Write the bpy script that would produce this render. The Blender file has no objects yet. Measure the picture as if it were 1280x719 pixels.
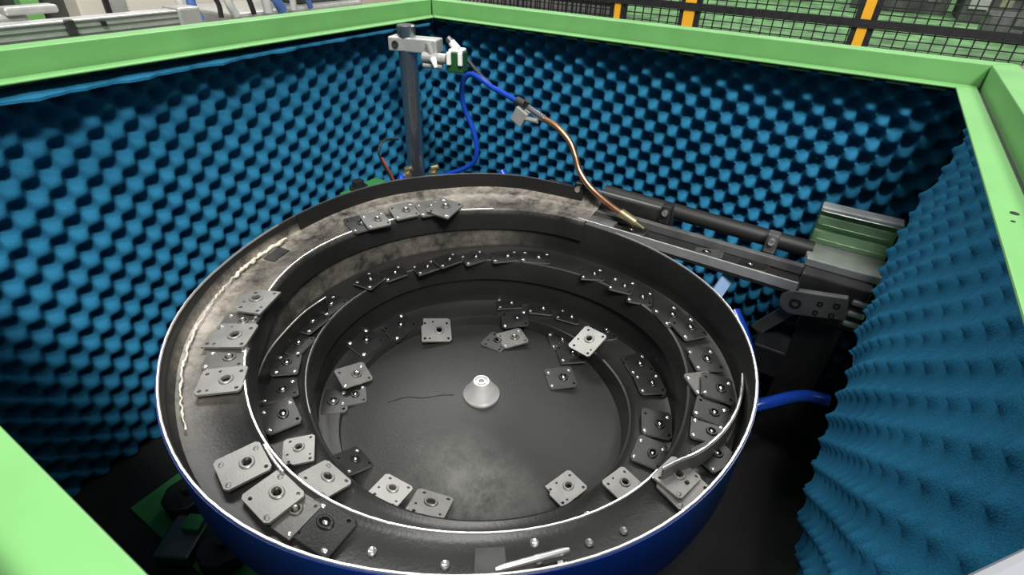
import bpy, bmesh, math, random
from mathutils import Vector, Matrix
random.seed(7)
SC = bpy.context.scene
COL = SC.collection
PI = math.pi
# ---------------------------------------------------------------- units: 1 u = 0.2 m, eye of the camera at u-origin, 1.5 m up
U = 0.2
H0 = 1.5
def W(x, y, z):
    return Vector((x * U, y * U, z * U + H0))
# ---------------------------------------------------------------- camera
F_PX=663.51
CAM_RIGHT=(0.535407,-0.844004,0.031584)
CAM_UP=(0.460530,0.323083,0.826758)
CAM_FWD=(0.707991,0.428107,-0.561670)
cd = bpy.data.cameras.new('camera')
cam = bpy.data.objects.new('camera', cd)
COL.objects.link(cam)
cd.sensor_fit = 'HORIZONTAL'; cd.sensor_width = 36.0; cd.lens = F_PX / 1280 * 36.0
cd.clip_start = 0.01; cd.clip_end = 200
r_, u_, f_ = Vector(CAM_RIGHT), Vector(CAM_UP), Vector(CAM_FWD)
m = Matrix((r_, u_, -f_)).transposed().to_4x4()
m.translation = W(0, 0, 0)
cam.matrix_world = m
SC.camera = cam
# ---------------------------------------------------------------- world, lamps, exposure
wd = bpy.data.worlds.new('world'); SC.world = wd; wd.use_nodes = True
wd.node_tree.nodes['Background'].inputs[0].default_value = (0.80, 0.90, 1.0, 1)
wd.node_tree.nodes['Background'].inputs[1].default_value = 0.19
def area(name, loc, sx, sy, power, rot=(0, 0, 0), col=(1, 0.98, 0.94)):
    l = bpy.data.lights.new(name, 'AREA'); l.shape = 'RECTANGLE'; l.size = sx * U; l.size_y = sy * U
    l.energy = power; l.color = col
    o = bpy.data.objects.new(name, l); COL.objects.link(o); o.location = W(*loc); o.rotation_euler = rot
    return o
def aim(loc, tgt=(3, 2.2, -2)):
    d = W(*tgt) - W(*loc); return d.to_track_quat('-Z', 'Y').to_euler()
KEY = (-9.0, -12.0, 22); KEY2 = (-9.0, -3.0, 27); FAR = (14.0, 16.0, 17)
area('ceiling_lamp_key', KEY, 6, 6, 420, aim(KEY))
area('ceiling_lamp_side', KEY2, 6, 6, 260, aim(KEY2))
area('ceiling_lamp_far', FAR, 14, 5, 170, aim(FAR))
area('ceiling_lamp_right', (40.0, 2.0, 30), 16, 16, 330)
SC.view_settings.view_transform = 'Standard'
SC.view_settings.look = 'None'
SC.view_settings.gamma = 1.0
SC.view_settings.use_curve_mapping = False
SC.view_settings.exposure = 0.1

# ---------------------------------------------------------------- materials
def mat(name, col, rough=0.5, metal=0.0, noise=None, spec=None, bump=None, wear=None):
    """noise=(scale, amount) varies the colour; bump=(scale, strength) fine relief; wear=(colour, attr)"""
    mt = bpy.data.materials.new(name); mt.use_nodes = True
    nt = mt.node_tree; b = nt.nodes['Principled BSDF']
    b.inputs['Base Color'].default_value = (*col, 1); b.inputs['Roughness'].default_value = rough
    b.inputs['Metallic'].default_value = metal
    if spec is not None: b.inputs['Specular IOR Level'].default_value = spec
    tc = nt.nodes.new('ShaderNodeTexCoord')
    last = None
    if noise:
        n = nt.nodes.new('ShaderNodeTexNoise'); n.inputs['Scale'].default_value = noise[0]; n.inputs['Detail'].default_value = 6
        nt.links.new(tc.outputs['Object'], n.inputs['Vector'])
        mx = nt.nodes.new('ShaderNodeMix'); mx.data_type = 'RGBA'
        k = noise[1]
        mx.inputs[6].default_value = (*[c * (1 - k) for c in col], 1)
        mx.inputs[7].default_value = (*[min(1, c * (1 + k)) for c in col], 1)
        rp = nt.nodes.new('ShaderNodeMapRange'); rp.inputs[1].default_value = 0.3; rp.inputs[2].default_value = 0.7
        nt.links.new(n.outputs['Fac'], rp.inputs[0]); nt.links.new(rp.outputs[0], mx.inputs[0])
        last = mx.outputs[2]
        rr = nt.nodes.new('ShaderNodeMapRange'); rr.inputs[3].default_value = max(0.05, rough - 0.08); rr.inputs[4].default_value = min(1, rough + 0.08)
        nt.links.new(n.outputs['Fac'], rr.inputs[0]); nt.links.new(rr.outputs[0], b.inputs['Roughness'])
    if wear:
        at = nt.nodes.new('ShaderNodeAttribute'); at.attribute_name = 'wear'
        n2 = nt.nodes.new('ShaderNodeTexNoise'); n2.inputs['Scale'].default_value = 13; n2.inputs['Detail'].default_value = 12; n2.inputs['Roughness'].default_value = 0.78
        nt.links.new(tc.outputs['Object'], n2.inputs['Vector'])
        r2 = nt.nodes.new('ShaderNodeMapRange'); r2.inputs[1].default_value = 0.38; r2.inputs[2].default_value = 0.62
        nt.links.new(n2.outputs['Fac'], r2.inputs[0])
        mu = nt.nodes.new('ShaderNodeMath'); mu.operation = 'MULTIPLY'
        nt.links.new(at.outputs['Fac'], mu.inputs[0]); nt.links.new(r2.outputs[0], mu.inputs[1])
        m2 = nt.nodes.new('ShaderNodeMix'); m2.data_type = 'RGBA'
        if last: nt.links.new(last, m2.inputs[6])
        else: m2.inputs[6].default_value = (*col, 1)
        m2.inputs[7].default_value = (*wear, 1)
        nt.links.new(mu.outputs[0], m2.inputs[0]); last = m2.outputs[2]
    if last: nt.links.new(last, b.inputs['Base Color'])
    if bump:
        n3 = nt.nodes.new('ShaderNodeTexNoise'); n3.inputs['Scale'].default_value = bump[0]; n3.inputs['Detail'].default_value = 4
        nt.links.new(tc.outputs['Object'], n3.inputs['Vector'])
        bp = nt.nodes.new('ShaderNodeBump'); bp.inputs['Strength'].default_value = bump[1]; bp.inputs['Distance'].default_value = 0.004
        nt.links.new(n3.outputs['Fac'], bp.inputs['Height']); nt.links.new(bp.outputs['Normal'], b.inputs['Normal'])
    return mt

M = dict(
    green=mat('green_paint', (0.140, 0.35, 0.112), 0.46, 0, (14, 0.07), 0.5),
    green_dark=mat('green_floor_paint', (0.035, 0.20, 0.055), 0.5, 0, (10, 0.25)),
    foam=mat('blue_foam', (0.016, 0.130, 0.240), 0.95, 0, (900, 0.32), 0.1, (700, 0.35)),
    black_steel=mat('black_steel', (0.012, 0.012, 0.013), 0.45, 0.0, (30, 0.3)),
    coat=mat('dark_bowl_coating', (0.016, 0.016, 0.0155), 0.42, 0.25, (7, 0.22), 0.45, (240, 0.10), (0.46, 0.41, 0.345)),
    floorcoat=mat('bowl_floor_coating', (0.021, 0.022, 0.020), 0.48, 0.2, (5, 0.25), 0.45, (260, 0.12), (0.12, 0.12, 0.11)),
    edge=mat('bare_steel_edge', (0.80, 0.79, 0.76), 0.32, 0.85),
    blue=mat('blue_paint', (0.004, 0.025, 0.16), 0.3, 0.0, (6, 0.1), 0.5),
    plate_L=mat('bare_steel_plate', (0.20, 0.195, 0.187), 0.42, 0.55, (26, 0.14), 0.5, (300, 0.05)),
    plate_M=mat('grey_steel_plate', (0.095, 0.093, 0.088), 0.40, 0.55, (26, 0.22), 0.5, (300, 0.06)),
    plate_D=mat('dark_finish_reflection_plate', (0.017, 0.017, 0.017), 0.34, 0.45, (20, 0.25), 0.5, (300, 0.06)),  # darker copies of one steel: some dark finish, some a dim reflection painted in
    plate_edge=mat('glint_plate_edge', (0.34, 0.33, 0.31), 0.3, 0.8),  # bright side faces put the edge glints into the colour
    rivet=mat('bright_rivet_steel', (0.86, 0.85, 0.82), 0.22, 0.9),
    dark_hole=mat('stud_steel', (0.05, 0.048, 0.045), 0.35, 0.7),
    chrome=mat('chrome_steel', (0.42, 0.43, 0.44), 0.24, 0.95),
    cone=mat('turned_steel', (0.52, 0.51, 0.50), 0.36, 0.45, (60, 0.1)),
    alu=mat('aluminium', (0.66, 0.66, 0.65), 0.38, 0.75, (40, 0.08)),
    alu_green=mat('green_reflection_aluminium', (0.22, 0.36, 0.20), 0.35, 0.55, (12, 0.2)),  # green reflection on bare aluminium, painted into the metal colour
    cast=mat('cast_grey_metal', (0.42, 0.42, 0.40), 0.45, 0.45, (40, 0.1)),
    grey=mat('grey_steel', (0.16, 0.16, 0.158), 0.42, 0.6, (22, 0.25)),
    darkgrey=mat('dark_grey_steel', (0.055, 0.055, 0.055), 0.42, 0.5, (22, 0.3)),
    copper=mat('copper', (0.62, 0.33, 0.19), 0.28, 0.95, (30, 0.15)),
    brass=mat('brass', (0.70, 0.58, 0.33), 0.28, 0.9),
    hose=mat('blue_hose', (0.008, 0.05, 0.38), 0.22, 0.0),
    hose_clear=mat('pale_blue_strap', (0.22, 0.34, 0.52), 0.4, 0.0),
    rubber=mat('black_rubber', (0.010, 0.010, 0.010), 0.55),
    white=mat('white_plastic', (0.80, 0.80, 0.76), 0.4),
    sensor_green=mat('dark_green_plastic', (0.015, 0.07, 0.02), 0.35),
    beige=mat('beige_panel', (0.60, 0.56, 0.49), 0.55, 0, (5, 0.08)),
    pink=mat('pale_concrete', (0.58, 0.48, 0.41), 0.7, 0, (3, 0.12)),
    green_deck=mat('green_deck_paint', (0.13, 0.30, 0.11), 0.6, 0, (7, 0.6)),
    yellow=mat('yellow_paint', (0.80, 0.39, 0.02), 0.4),
    concrete=mat('factory_concrete', (0.20, 0.19, 0.175), 0.7, 0, (2, 0.25)),
    machine=mat('dark_machine_paint', (0.05, 0.055, 0.05), 0.5, 0.0, (9, 0.5)),
    olive=mat('olive_machine_paint', (0.17, 0.19, 0.12), 0.6, 0.0, (9, 0.4)),
    gusset=mat('pale_grey_paint', (0.24, 0.25, 0.27), 0.45),
    red=mat('red_cable', (0.28, 0.05, 0.04), 0.4),
    cable_grey=mat('grey_cable', (0.45, 0.45, 0.44), 0.5),
    cable_blue=mat('blue_cable', (0.06, 0.13, 0.36), 0.5),
)

# ---------------------------------------------------------------- mesh helpers (coordinates in u)
class MB:
    def __init__(s): s.v = []; s.f = []; s.wear = []
    def add(s, vs, fs):
        b = len(s.v); s.v += [Vector(v) for v in vs]; s.f += [tuple(i + b for i in f) for f in fs]; return s
    def box(s, lo, hi, rot=None, piv=None):
        x0, y0, z0 = lo; x1, y1, z1 = hi
        vs = [Vector(q) for q in ((x0, y0, z0), (x1, y0, z0), (x1, y1, z0), (x0, y1, z0), (x0, y0, z1), (x1, y0, z1), (x1, y1, z1), (x0, y1, z1))]
        if rot is not None:
            pv = Vector(piv) if piv else sum(vs, Vector()) / 8
            vs = [rot @ (q - pv) + pv for q in vs]
        return s.add(vs, [(0, 3, 2, 1), (4, 5, 6, 7), (0, 1, 5, 4), (1, 2, 6, 5), (2, 3, 7, 6), (3, 0, 4, 7)])
    def bar(s, a, b, w, h, up=(0, 0, 1)):
        a = Vector(a); b = Vector(b); d = (b - a).normalized(); up = Vector(up)
        sx = d.cross(up)
        if sx.length < 1e-5: sx = d.cross(Vector((1, 0, 0)))
        sx.normalize(); sy = sx.cross(d)
        vs = []
        for q in (a, b):
            for i, j in ((-1, -1), (1, -1), (1, 1), (-1, 1)): vs.append(q + sx * w / 2 * i + sy * h / 2 * j)
        return s.add(vs, [(0, 1, 2, 3), (7, 6, 5, 4), (0, 4, 5, 1), (1, 5, 6, 2), (2, 6, 7, 3), (3, 7, 4, 0)])
    def tube(s, pts, rad, n=10, cap=True):
        pts = [Vector(q) for q in pts]; k = len(pts)
        rads = rad if isinstance(rad, (list, tuple)) else [rad] * k
        d0 = (pts[1] - pts[0]).normalized()
        ref = Vector((0, 0, 1)) if abs(d0.z) < 0.9 else Vector((1, 0, 0))
        nx = d0.cross(ref).normalized(); vs = []
        for i, q in enumerate(pts):
            d = (pts[min(i + 1, k - 1)] - pts[max(i - 1, 0)]).normalized()
            nx = (nx - d * nx.dot(d)).normalized(); ny = d.cross(nx)
            for j in range(n):
                a = 2 * PI * j / n
                vs.append(q + (nx * math.cos(a) + ny * math.sin(a)) * rads[i])
        fs = [(i * n + j, i * n + (j + 1) % n, (i + 1) * n + (j + 1) % n, (i + 1) * n + j) for i in range(k - 1) for j in range(n)]
        if cap: fs += [tuple(reversed(range(n))), tuple((k - 1) * n + j for j in range(n))]
        return s.add(vs, fs)
    def cyl(s, c, r, h, n=20, axis=(0, 0, 1)):
        c = Vector(c); a = Vector(axis).normalized()
        return s.tube([c, c + a * h], r, n)
    def lathe(s, c, prof, n=40, axis=None):
        """prof: list of (r, z); closed at r=0 ends"""
        c = Vector(c); R = Matrix.Identity(3)
        if axis is not None: R = Vector((0, 0, 1)).rotation_difference(Vector(axis).normalized()).to_matrix()
        vs = []
        for r, z in prof:
            for j in range(n):
                a = 2 * PI * j / n; vs.append(c + R @ Vector((r * math.cos(a), r * math.sin(a), z)))
        fs = [(i * n + j, i * n + (j + 1) % n, (i + 1) * n + (j + 1) % n, (i + 1) * n + j) for i in range(len(prof) - 1) for j in range(n)]
        return s.add(vs, fs)
    def prism(s, poly, z0, z1, T=None):
        n = len(poly)
        vs = [Vector((x, y, z0)) for x, y in poly] + [Vector((x, y, z1)) for x, y in poly]
        if T is not None: vs = [T @ q for q in vs]
        return s.add(vs, [tuple(reversed(range(n))), tuple(range(n, 2 * n))] + [(i, (i + 1) % n, n + (i + 1) % n, n + i) for i in range(n)])
    def build(s, name, mt, parent=None, smooth=None, bevel=0, base=None, label=None):
        """base: u position the object's origin sits at; world coords are kept"""
        if parent is not None: org = parent['u_org']
        else: org = base if base is not None else (0, 0, 0)
        org = Vector(org)
        me = bpy.data.meshes.new(name)
        me.from_pydata([tuple((q - org) * U) for q in s.v], [], s.f)
        if s.wear:
            at = me.attributes.new('wear', 'FLOAT', 'POINT')
            at.data.foreach_set('value', s.wear)
        me.materials.append(mt)
        bm = bmesh.new(); bm.from_mesh(me); bmesh.ops.recalc_face_normals(bm, faces=bm.faces)
        if bevel:
            bmesh.ops.bevel(bm, geom=[e for e in bm.edges if e.calc_face_angle(0) > 0.6], offset=bevel * U, segments=2, profile=0.5, affect='EDGES')
        bm.to_mesh(me); bm.free()
        if smooth is not None:
            for q in me.polygons: q.use_smooth = True
            me.set_sharp_from_angle(angle=math.radians(smooth))
        o = bpy.data.objects.new(name, me); COL.objects.link(o)
        if parent is not None: o.parent = parent
        else:
            o.location = W(*org); o['u_org'] = tuple(org)
        if label: o['label'] = label
        return o

def thing(name, label, cat, base, group=None):
    o = bpy.data.objects.new(name, None); COL.objects.link(o); o.empty_display_size = 0.02
    o.location = W(*base); o['u_org'] = tuple(base)
    o['label'] = label; o['category'] = cat
    if group: o['group'] = group
    return o
def tag(o, label, cat, group=None):
    o['label'] = label; o['category'] = cat
    if group: o['group'] = group
    return o
def struct(o): o['kind'] = 'structure'; return o
def spline(pts, n=8):
    pts = [Vector(q) for q in pts]; P = [pts[0] * 2 - pts[1]] + pts + [pts[-1] * 2 - pts[-2]]; out = []
    for i in range(1, len(P) - 2):
        for k in range(n):
            t = k / n; a, b, c, d = P[i - 1:i + 3]
            out.append(0.5 * ((2 * b) + (c - a) * t + (2 * a - 5 * b + 4 * c - d) * t * t + (-a + 3 * b - 3 * c + d) * t ** 3))
    out.append(pts[-1]); return out

# ================================================================ SETTING: factory floor and raised deck
ZF = -7.5
struct(MB().box((-20, -40, ZF - .5), (20, 40, ZF)).build('floor', M['concrete'], base=(0, 0, ZF)))
struct(MB().box((20.02, -40, ZF - .5), (75, 60, -2.76)).build('trim_1', M['pink'], base=(40, 0, ZF)))
struct(MB().box((21.0, -40, -2.76), (75, 60, -2.70)).build('trim_2', M['green_deck'], base=(40, 0, -2.7)))

# ================================================================ ENCLOSURE
X0, X1, Y0, Y1 = 0.09, 5.985, -0.70, 4.965        # inner edges of the ledge
LW, TW, LH = 0.19, 0.20, 0.172                      # ledge width, tube width, tube height above the ledge
ZB = -4.70                                         # base plate
enc = thing('soundproof_enclosure', 'open green steel box lined with blue egg-crate foam around the bowl', 'enclosure', (3.0, 2.1, ZF))
def ring(name, a, zlo, zhi, w, mt, lab=None):
    """four mitred bars around the opening, a = inset from the ledge's inner edge, w = width"""
    xi0, xi1, yi0, yi1 = X0 - a, X1 + a, Y0 - a, Y1 + a
    xo0, xo1, yo0, yo1 = xi0 - w, xi1 + w, yi0 - w, yi1 + w
    g = 0.004 if zhi < -.99 else 0.010
    for q in ([(xi0, yi0 + g), (xo0, yo0 + g), (xo0, yo1 - g), (xi0, yi1 - g)], [(xi1, yi0 + g), (xo1, yo0 + g), (xo1, yo1 - g), (xi1, yi1 - g)],
              [(xi0 + g, yi0), (xi1 - g, yi0), (xo1 - g, yo0), (xo0 + g, yo0)], [(xi0 + g, yi1), (xi1 - g, yi1), (xo1 - g, yo1), (xo0 + g, yo1)]):
        MB().prism(q, zlo, zhi).build(name, mt, enc, bevel=0.008)
ring('ledge', 0.0, -1.018, -1.0, LW - .035, M['green'])
ring('gap_dark_strip', LW - .06, -1.05, -1.022, .08, M['rubber'])  # added black strip, blocks light leaking through the ledge gap and darkens it
ring('frame_tube', LW, -1.08, -1.0 + LH, TW, M['green'])
gap = 0.385
for lo, hi in (((X0 - gap - .05, Y0 - gap - .05, ZF + .02), (X0 - gap, Y1 + gap + .05, -1.09)), ((X1 + gap, Y0 - gap - .05, ZF + .02), (X1 + gap + .05, Y1 + gap + .05, -1.09)),
               ((X0 - gap + .003, Y0 - gap - .05, ZF + .02), (X1 + gap - .003, Y0 - gap, -1.09)), ((X0 - gap + .003, Y1 + gap, ZF + .02), (X1 + gap - .003, Y1 + gap + .05, -1.09))):
    MB().box(lo, hi).build('wall_panel', M['green'], enc)
MB().box((X0 - gap + .004, Y0 - gap + .004, ZB - .08), (X1 + gap - .004, Y1 + gap - .004, ZB)).build('base_plate', M['rubber'], enc)  # deep shade of the gaps put into a black base colour
MB().box((.66, 1.2, ZB - .01), (2.2, 4.55, ZB + .02)).build('lit_base_patch', M['green_dark'], enc, bevel=.01, label='dark green patch of the base at lower left, outlined by shade')  # base green kept to this patch; its outline stands in for the shade edge

# ---- egg-crate foam sheets
PU, PV = 0.28, 0.25
def foam(name, origin, du, dv, dn, nu, nv, ulen, vlen, tipfun, keep, pu=PU, pv=PV, amp=.12, phase=(0, 0), prof=lambda h: math.copysign(abs(h) ** 0.75, h)):
    """u runs along the wall, v downwards, dn points out of the wall into the box; tipfun(u,v) -> offset of the mean surface"""
    o = Vector(origin); du, dv, dn = Vector(du), Vector(dv), Vector(dn)
    mb = MB(); idx = {}
    for j in range(nv + 1):
        for i in range(nu + 1):
            u = ulen * i / nu; v = vlen * j / nv
            if not keep(u, v): continue
            a = math.cos(2 * PI * (u / pu + phase[0])); b = math.cos(2 * PI * (v / pv + phase[1]))
            uu, vv = PI * (u / pu + phase[0]) , PI * (v / pv + phase[1])
            h = math.cos(2 * uu) * math.cos(2 * vv)
            h = prof(h)
            wob = 0.012 * math.sin(3.1 * u + 1.7 * v) + 0.01 * math.sin(7.3 * u - 4.1 * v)
            q = o + du * u + dv * v + dn * (tipfun(u, v) + amp * h + wob)
            idx[(i, j)] = len(mb.v); mb.v.append(q)
    for j in range(nv):
        for i in range(nu):
            k = [(i, j), (i + 1, j), (i + 1, j + 1), (i, j + 1)]
            if all(t in idx for t in k): mb.f.append(tuple(idx[t] for t in k))
    # turn the open rim back to the wall so the sheet has its thickness
    cnt = {}
    for f in mb.f:
        for a_, b_ in zip(f, f[1:] + f[:1]): cnt[frozenset((a_, b_))] = cnt.get(frozenset((a_, b_)), 0) + 1
    rimv = {}
    for e, c_ in list(cnt.items()):
        if c_ == 1:
            a_, b_ = tuple(e)
            for t in (a_, b_):
                if t not in rimv:
                    q = mb.v[t]; d = (q - o).dot(dn)
                    rimv[t] = len(mb.v); mb.v.append(q - dn * (d + .005))
            mb.f.append((a_, b_, rimv[b_], rimv[a_]))
    return mb.build(name, M['foam'], enc, smooth=70)
TOPZ = -1.06
# left wall (far left in the photo): plane y = Y1+gap, u along +x
foam('foam_panel', (X0 - .30, Y1 + gap - .005, TOPZ), (1, 0, 0), (0, 0, -1), (0, -1, 0), 230, 140, 6.45, 3.62,
     lambda u, v: .125 + .012 * math.sin(u * 2.3), lambda u, v: True, phase=(0.13, 0.0), amp=.082, prof=lambda h: 1 - 2 * ((1 - h) / 2) ** 1.7)
# far wall
foam('foam_panel', (X1 + gap - .005, Y0 - .28, TOPZ), (0, 1, 0), (0, 0, -1), (-1, 0, 0), 220, 130, 6.2, 3.55,
     lambda u, v: .125, lambda u, v: True, phase=(0.05, 0.0))
# right wall, sheet bulging into the box, its far lower corner cut away for the outlet
def xend(v):
    z = TOPZ - v
    pts = [(-1.06, 5.75), (-1.2, 5.72), (-1.87, 5.35), (-2.3, 4.85), (-2.7, 4.3), (-3.28, 3.6), (-3.4, 3.5)]
    for (z0, x0), (z1, x1) in zip(pts, pts[1:]):
        if z0 >= z >= z1: return x0 + (x1 - x0) * (z0 - z) / (z0 - z1)
    return 3.5
def sm(a, b, x):
    t = max(0, min(1, (x - a) / (b - a))); return t * t * (3 - 2 * t)
foam('foam_panel', (X0 - .28, Y0 - gap + .005, TOPZ), (1, 0, 0), (0, 0, -1), (0, 1, 0), 220, 90, 6.16, 2.3,
     lambda u, v: .20 + .22 * sm(.1, 1.3, v), lambda u, v: u + X0 - .28 <= xend(v) + .05 * math.sin(v * 9), amp=.04, phase=(0.1, 0.2), prof=lambda h: max(h, 0) ** 3 + .3 * h)
# near wall
foam('foam_panel', (X0 - gap + .005, Y0 + .2, TOPZ), (0, 1, 0), (0, 0, -1), (1, 0, 0), 130, 70, 5.2, 2.6,
     lambda u, v: .14, lambda u, v: True, amp=.09)
# torn top lip of the left sheet, showing just under the ledge
lipm = MB(); n = 120
for i in range(n + 1):
    x = X0 - .25 + i * (X1 + .2 - X0) / n
    w = 0.028 * math.sin(x * 9.1) + 0.022 * math.sin(x * 17.3 + 1) + .014 * math.sin(x * 39)
    sl = .055 * sm(5.5, 0.5, x)
    for dy, dz in ((.20, -.065), (.0 - w * .8, -.07 - sl), (.0 - w * .8, -.09 - sl), (.16, -.12 - sl)):
        lipm.v.append(Vector((x, Y1 + dy, -1.0 + dz)))
for i in range(n):
    for k in range(3): lipm.f.append((i * 4 + k, i * 4 + k + 1, i * 4 + 4 + k + 1, i * 4 + 4 + k))
lipm.build('foam_lip', M['foam'], enc, smooth=50, label='pale frayed top edge of the left foam sheet')

# green upright standing behind the bowl, in front of the foam
g = thing('frame_bracket', 'dark green steel bracket with a black bolt standing behind the bowl at left', 'bracket', (4.05, 4.62, ZB))
MB().box((3.80, 4.52, ZB), (4.40, 4.70, -2.62), None).build('upright', M['green_dark'], g, bevel=.02)
MB().box((3.66, 4.48, -2.74), (3.95, 4.66, -2.68)).build('tab', M['green_dark'], g, bevel=.01)
MB().cyl((4.02, 4.60, -2.62), .07, .10, 6).cyl((4.02, 4.60, -2.62), .11, .03, 16).build('bolt', M['rubber'], g)

# rubber feet and pad on the base plate
for nm, lab, x, y, rz in (('rubber_foot', 'black rubber foot on the green base, farther one at lower left', .99, 4.10, .3),
                          ('rubber_foot', 'black rubber foot on the green base beside the grey block, nearer one', .86, 3.36, .1)):
    t = thing(nm, lab, 'foot', (x, y, ZB + .021), 'rubber feet on the base plate')
    pol = [(x + .2 * math.cos(rz + PI / 4 * k), y + .2 * math.sin(rz + PI / 4 * k)) for k in range(8)]
    MB().prism(pol, ZB + .021, ZB + .22).build('pad', M['rubber'], t, bevel=.02)
    MB().cyl((x + .03, y - .02, ZB + .22), .06, .09, 6).build('nut', M['rubber'], t)
t = thing('clamp_block', 'grey metal clamp block lying on the green base at lower left', 'block', (.75, 3.75, ZB))
R = Matrix.Rotation(.5, 3, 'Z')
MB().box((.55, 3.60, ZB + .021), (.95, 3.92, ZB + .16), R).build('body', M['grey'], t, bevel=.02)
MB().box((.78, 3.62, ZB + .16), (.93, 3.78, ZB + .22), R, (.75, 3.76, 0)).build('green_tab', M['green_dark'], t, bevel=.01)

# ================================================================ BOWL FEEDER
CX, CY = (2.8223,1.9876)
YAW = 0.54385
BK = Vector((math.cos(YAW), math.sin(YAW), 0)); RT = Vector((math.sin(YAW), -math.cos(YAW), 0))
EDGE = [(0.50,1.260,-3.700),(0.52,1.261,-3.700),(0.54,1.262,-3.700),(0.56,1.263,-3.700),(0.58,1.265,-3.700),(0.60,1.266,-3.700),(0.62,1.267,-3.694),(0.64,1.268,-3.688),(0.66,1.269,-3.683),(0.68,1.270,-3.677),(0.70,1.272,-3.671),(0.72,1.273,-3.665),(0.74,1.274,-3.660),(0.76,1.275,-3.654),(0.78,1.276,-3.648),(0.80,1.277,-3.642),(0.82,1.278,-3.636),(0.84,1.288,-3.631),(0.86,1.295,-3.625),(0.88,1.297,-3.619),(0.90,1.294,-3.613),(0.92,1.288,-3.608),(0.94,1.281,-3.602),(0.96,1.274,-3.597),(0.98,1.269,-3.593),(1.00,1.268,-3.589),(1.02,1.272,-3.585),(1.04,1.276,-3.582),(1.06,1.278,-3.578),(1.08,1.278,-3.574),(1.10,1.278,-3.570),(1.12,1.278,-3.566),(1.14,1.278,-3.562),(1.16,1.278,-3.556),(1.18,1.279,-3.541),(1.20,1.283,-3.527),(1.22,1.291,-3.512),(1.24,1.300,-3.497),(1.26,1.310,-3.482),(1.28,1.318,-3.467),(1.30,1.327,-3.452),(1.32,1.337,-3.437),(1.34,1.349,-3.423),(1.36,1.362,-3.408),(1.38,1.374,-3.393),(1.40,1.383,-3.378),(1.42,1.386,-3.363),(1.44,1.385,-3.348),(1.46,1.384,-3.333),(1.48,1.386,-3.319),(1.50,1.393,-3.304),(1.52,1.403,-3.289),(1.54,1.413,-3.274),(1.56,1.421,-3.259),(1.58,1.422,-3.250),(1.60,1.417,-3.242),(1.62,1.411,-3.233),(1.64,1.409,-3.225),(1.66,1.412,-3.216),(1.68,1.421,-3.208),(1.70,1.438,-3.199),(1.72,1.460,-3.191),(1.74,1.484,-3.183),(1.76,1.508,-3.174),(1.78,1.529,-3.166),(1.80,1.547,-3.157),(1.82,1.561,-3.149),(1.84,1.572,-3.140),(1.86,1.582,-3.132),(1.88,1.590,-3.124),(1.90,1.592,-3.115),(1.92,1.589,-3.107),(1.94,1.582,-3.098),(1.96,1.576,-3.090),(1.98,1.570,-3.082),(2.00,1.565,-3.073),(2.02,1.560,-3.065),(2.04,1.558,-3.057),(2.06,1.563,-3.049),(2.08,1.572,-3.041),(2.10,1.586,-3.033),(2.12,1.604,-3.025),(2.14,1.626,-3.017),(2.16,1.650,-3.008),(2.18,1.675,-3.000),(2.20,1.696,-2.992),(2.22,1.707,-2.984),(2.24,1.705,-2.976),(2.26,1.699,-2.968),(2.28,1.695,-2.960),(2.30,1.697,-2.952),(2.32,1.703,-2.943),(2.34,1.715,-2.935),(2.36,1.728,-2.927),(2.38,1.739,-2.918),(2.40,1.745,-2.905),(2.42,1.747,-2.891),(2.44,1.749,-2.878),(2.46,1.750,-2.865),(2.48,1.753,-2.851),(2.50,1.759,-2.838),(2.52,1.768,-2.825),(2.54,1.778,-2.812),(2.56,1.786,-2.798),(2.58,1.790,-2.785),(2.60,1.790,-2.772),(2.62,1.787,-2.759),(2.64,1.784,-2.745),(2.66,1.780,-2.732),(2.68,1.778,-2.719),(2.70,1.781,-2.705),(2.72,1.789,-2.692),(2.74,1.804,-2.679),(2.76,1.825,-2.666),(2.78,1.852,-2.652),(2.80,1.881,-2.649),(2.82,1.903,-2.646),(2.84,1.913,-2.644),(2.86,1.915,-2.641),(2.88,1.912,-2.638),(2.90,1.907,-2.636),(2.92,1.902,-2.633),(2.94,1.899,-2.630),(2.96,1.897,-2.628),(2.98,1.899,-2.625),(3.00,1.910,-2.622),(3.02,1.928,-2.620),(3.04,1.945,-2.617),(3.06,1.949,-2.614),(3.08,1.946,-2.612),(3.10,1.944,-2.609),(3.12,1.952,-2.606),(3.14,1.971,-2.604),(3.16,1.992,-2.601),(3.18,2.014,-2.598),(3.20,2.037,-2.594),(3.22,2.058,-2.589),(3.24,2.070,-2.584),(3.26,2.077,-2.579),(3.28,2.082,-2.575),(3.30,2.087,-2.570),(3.32,2.091,-2.565),(3.34,2.095,-2.560),(3.36,2.099,-2.555),(3.38,2.106,-2.550),(3.40,2.116,-2.545),(3.42,2.127,-2.540),(3.44,2.136,-2.535),(3.46,2.141,-2.530),(3.48,2.144,-2.526),(3.50,2.151,-2.521),(3.52,2.163,-2.516),(3.54,2.181,-2.511),(3.56,2.200,-2.506),(3.58,2.216,-2.501),(3.60,2.228,-2.498),(3.62,2.233,-2.498),(3.64,2.236,-2.498),(3.66,2.241,-2.497),(3.68,2.250,-2.497),(3.70,2.263,-2.497),(3.72,2.276,-2.497),(3.74,2.285,-2.497),(3.76,2.291,-2.497),(3.78,2.297,-2.497),(3.80,2.316,-2.497),(3.82,2.338,-2.497),(3.84,2.362,-2.497),(3.86,2.388,-2.497),(3.88,2.412,-2.497),(3.90,2.435,-2.497),(3.92,2.455,-2.496),(3.94,2.462,-2.496),(3.96,2.462,-2.496),(3.98,2.481,-2.496),(4.00,2.484,-2.496),(4.02,2.468,-2.496),(4.04,2.410,-2.496),(4.06,2.374,-2.496),(4.08,2.374,-2.496),(4.10,2.374,-2.496)]     # (turns clockwise from the back, radius, height) of the spiral's edge
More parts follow.
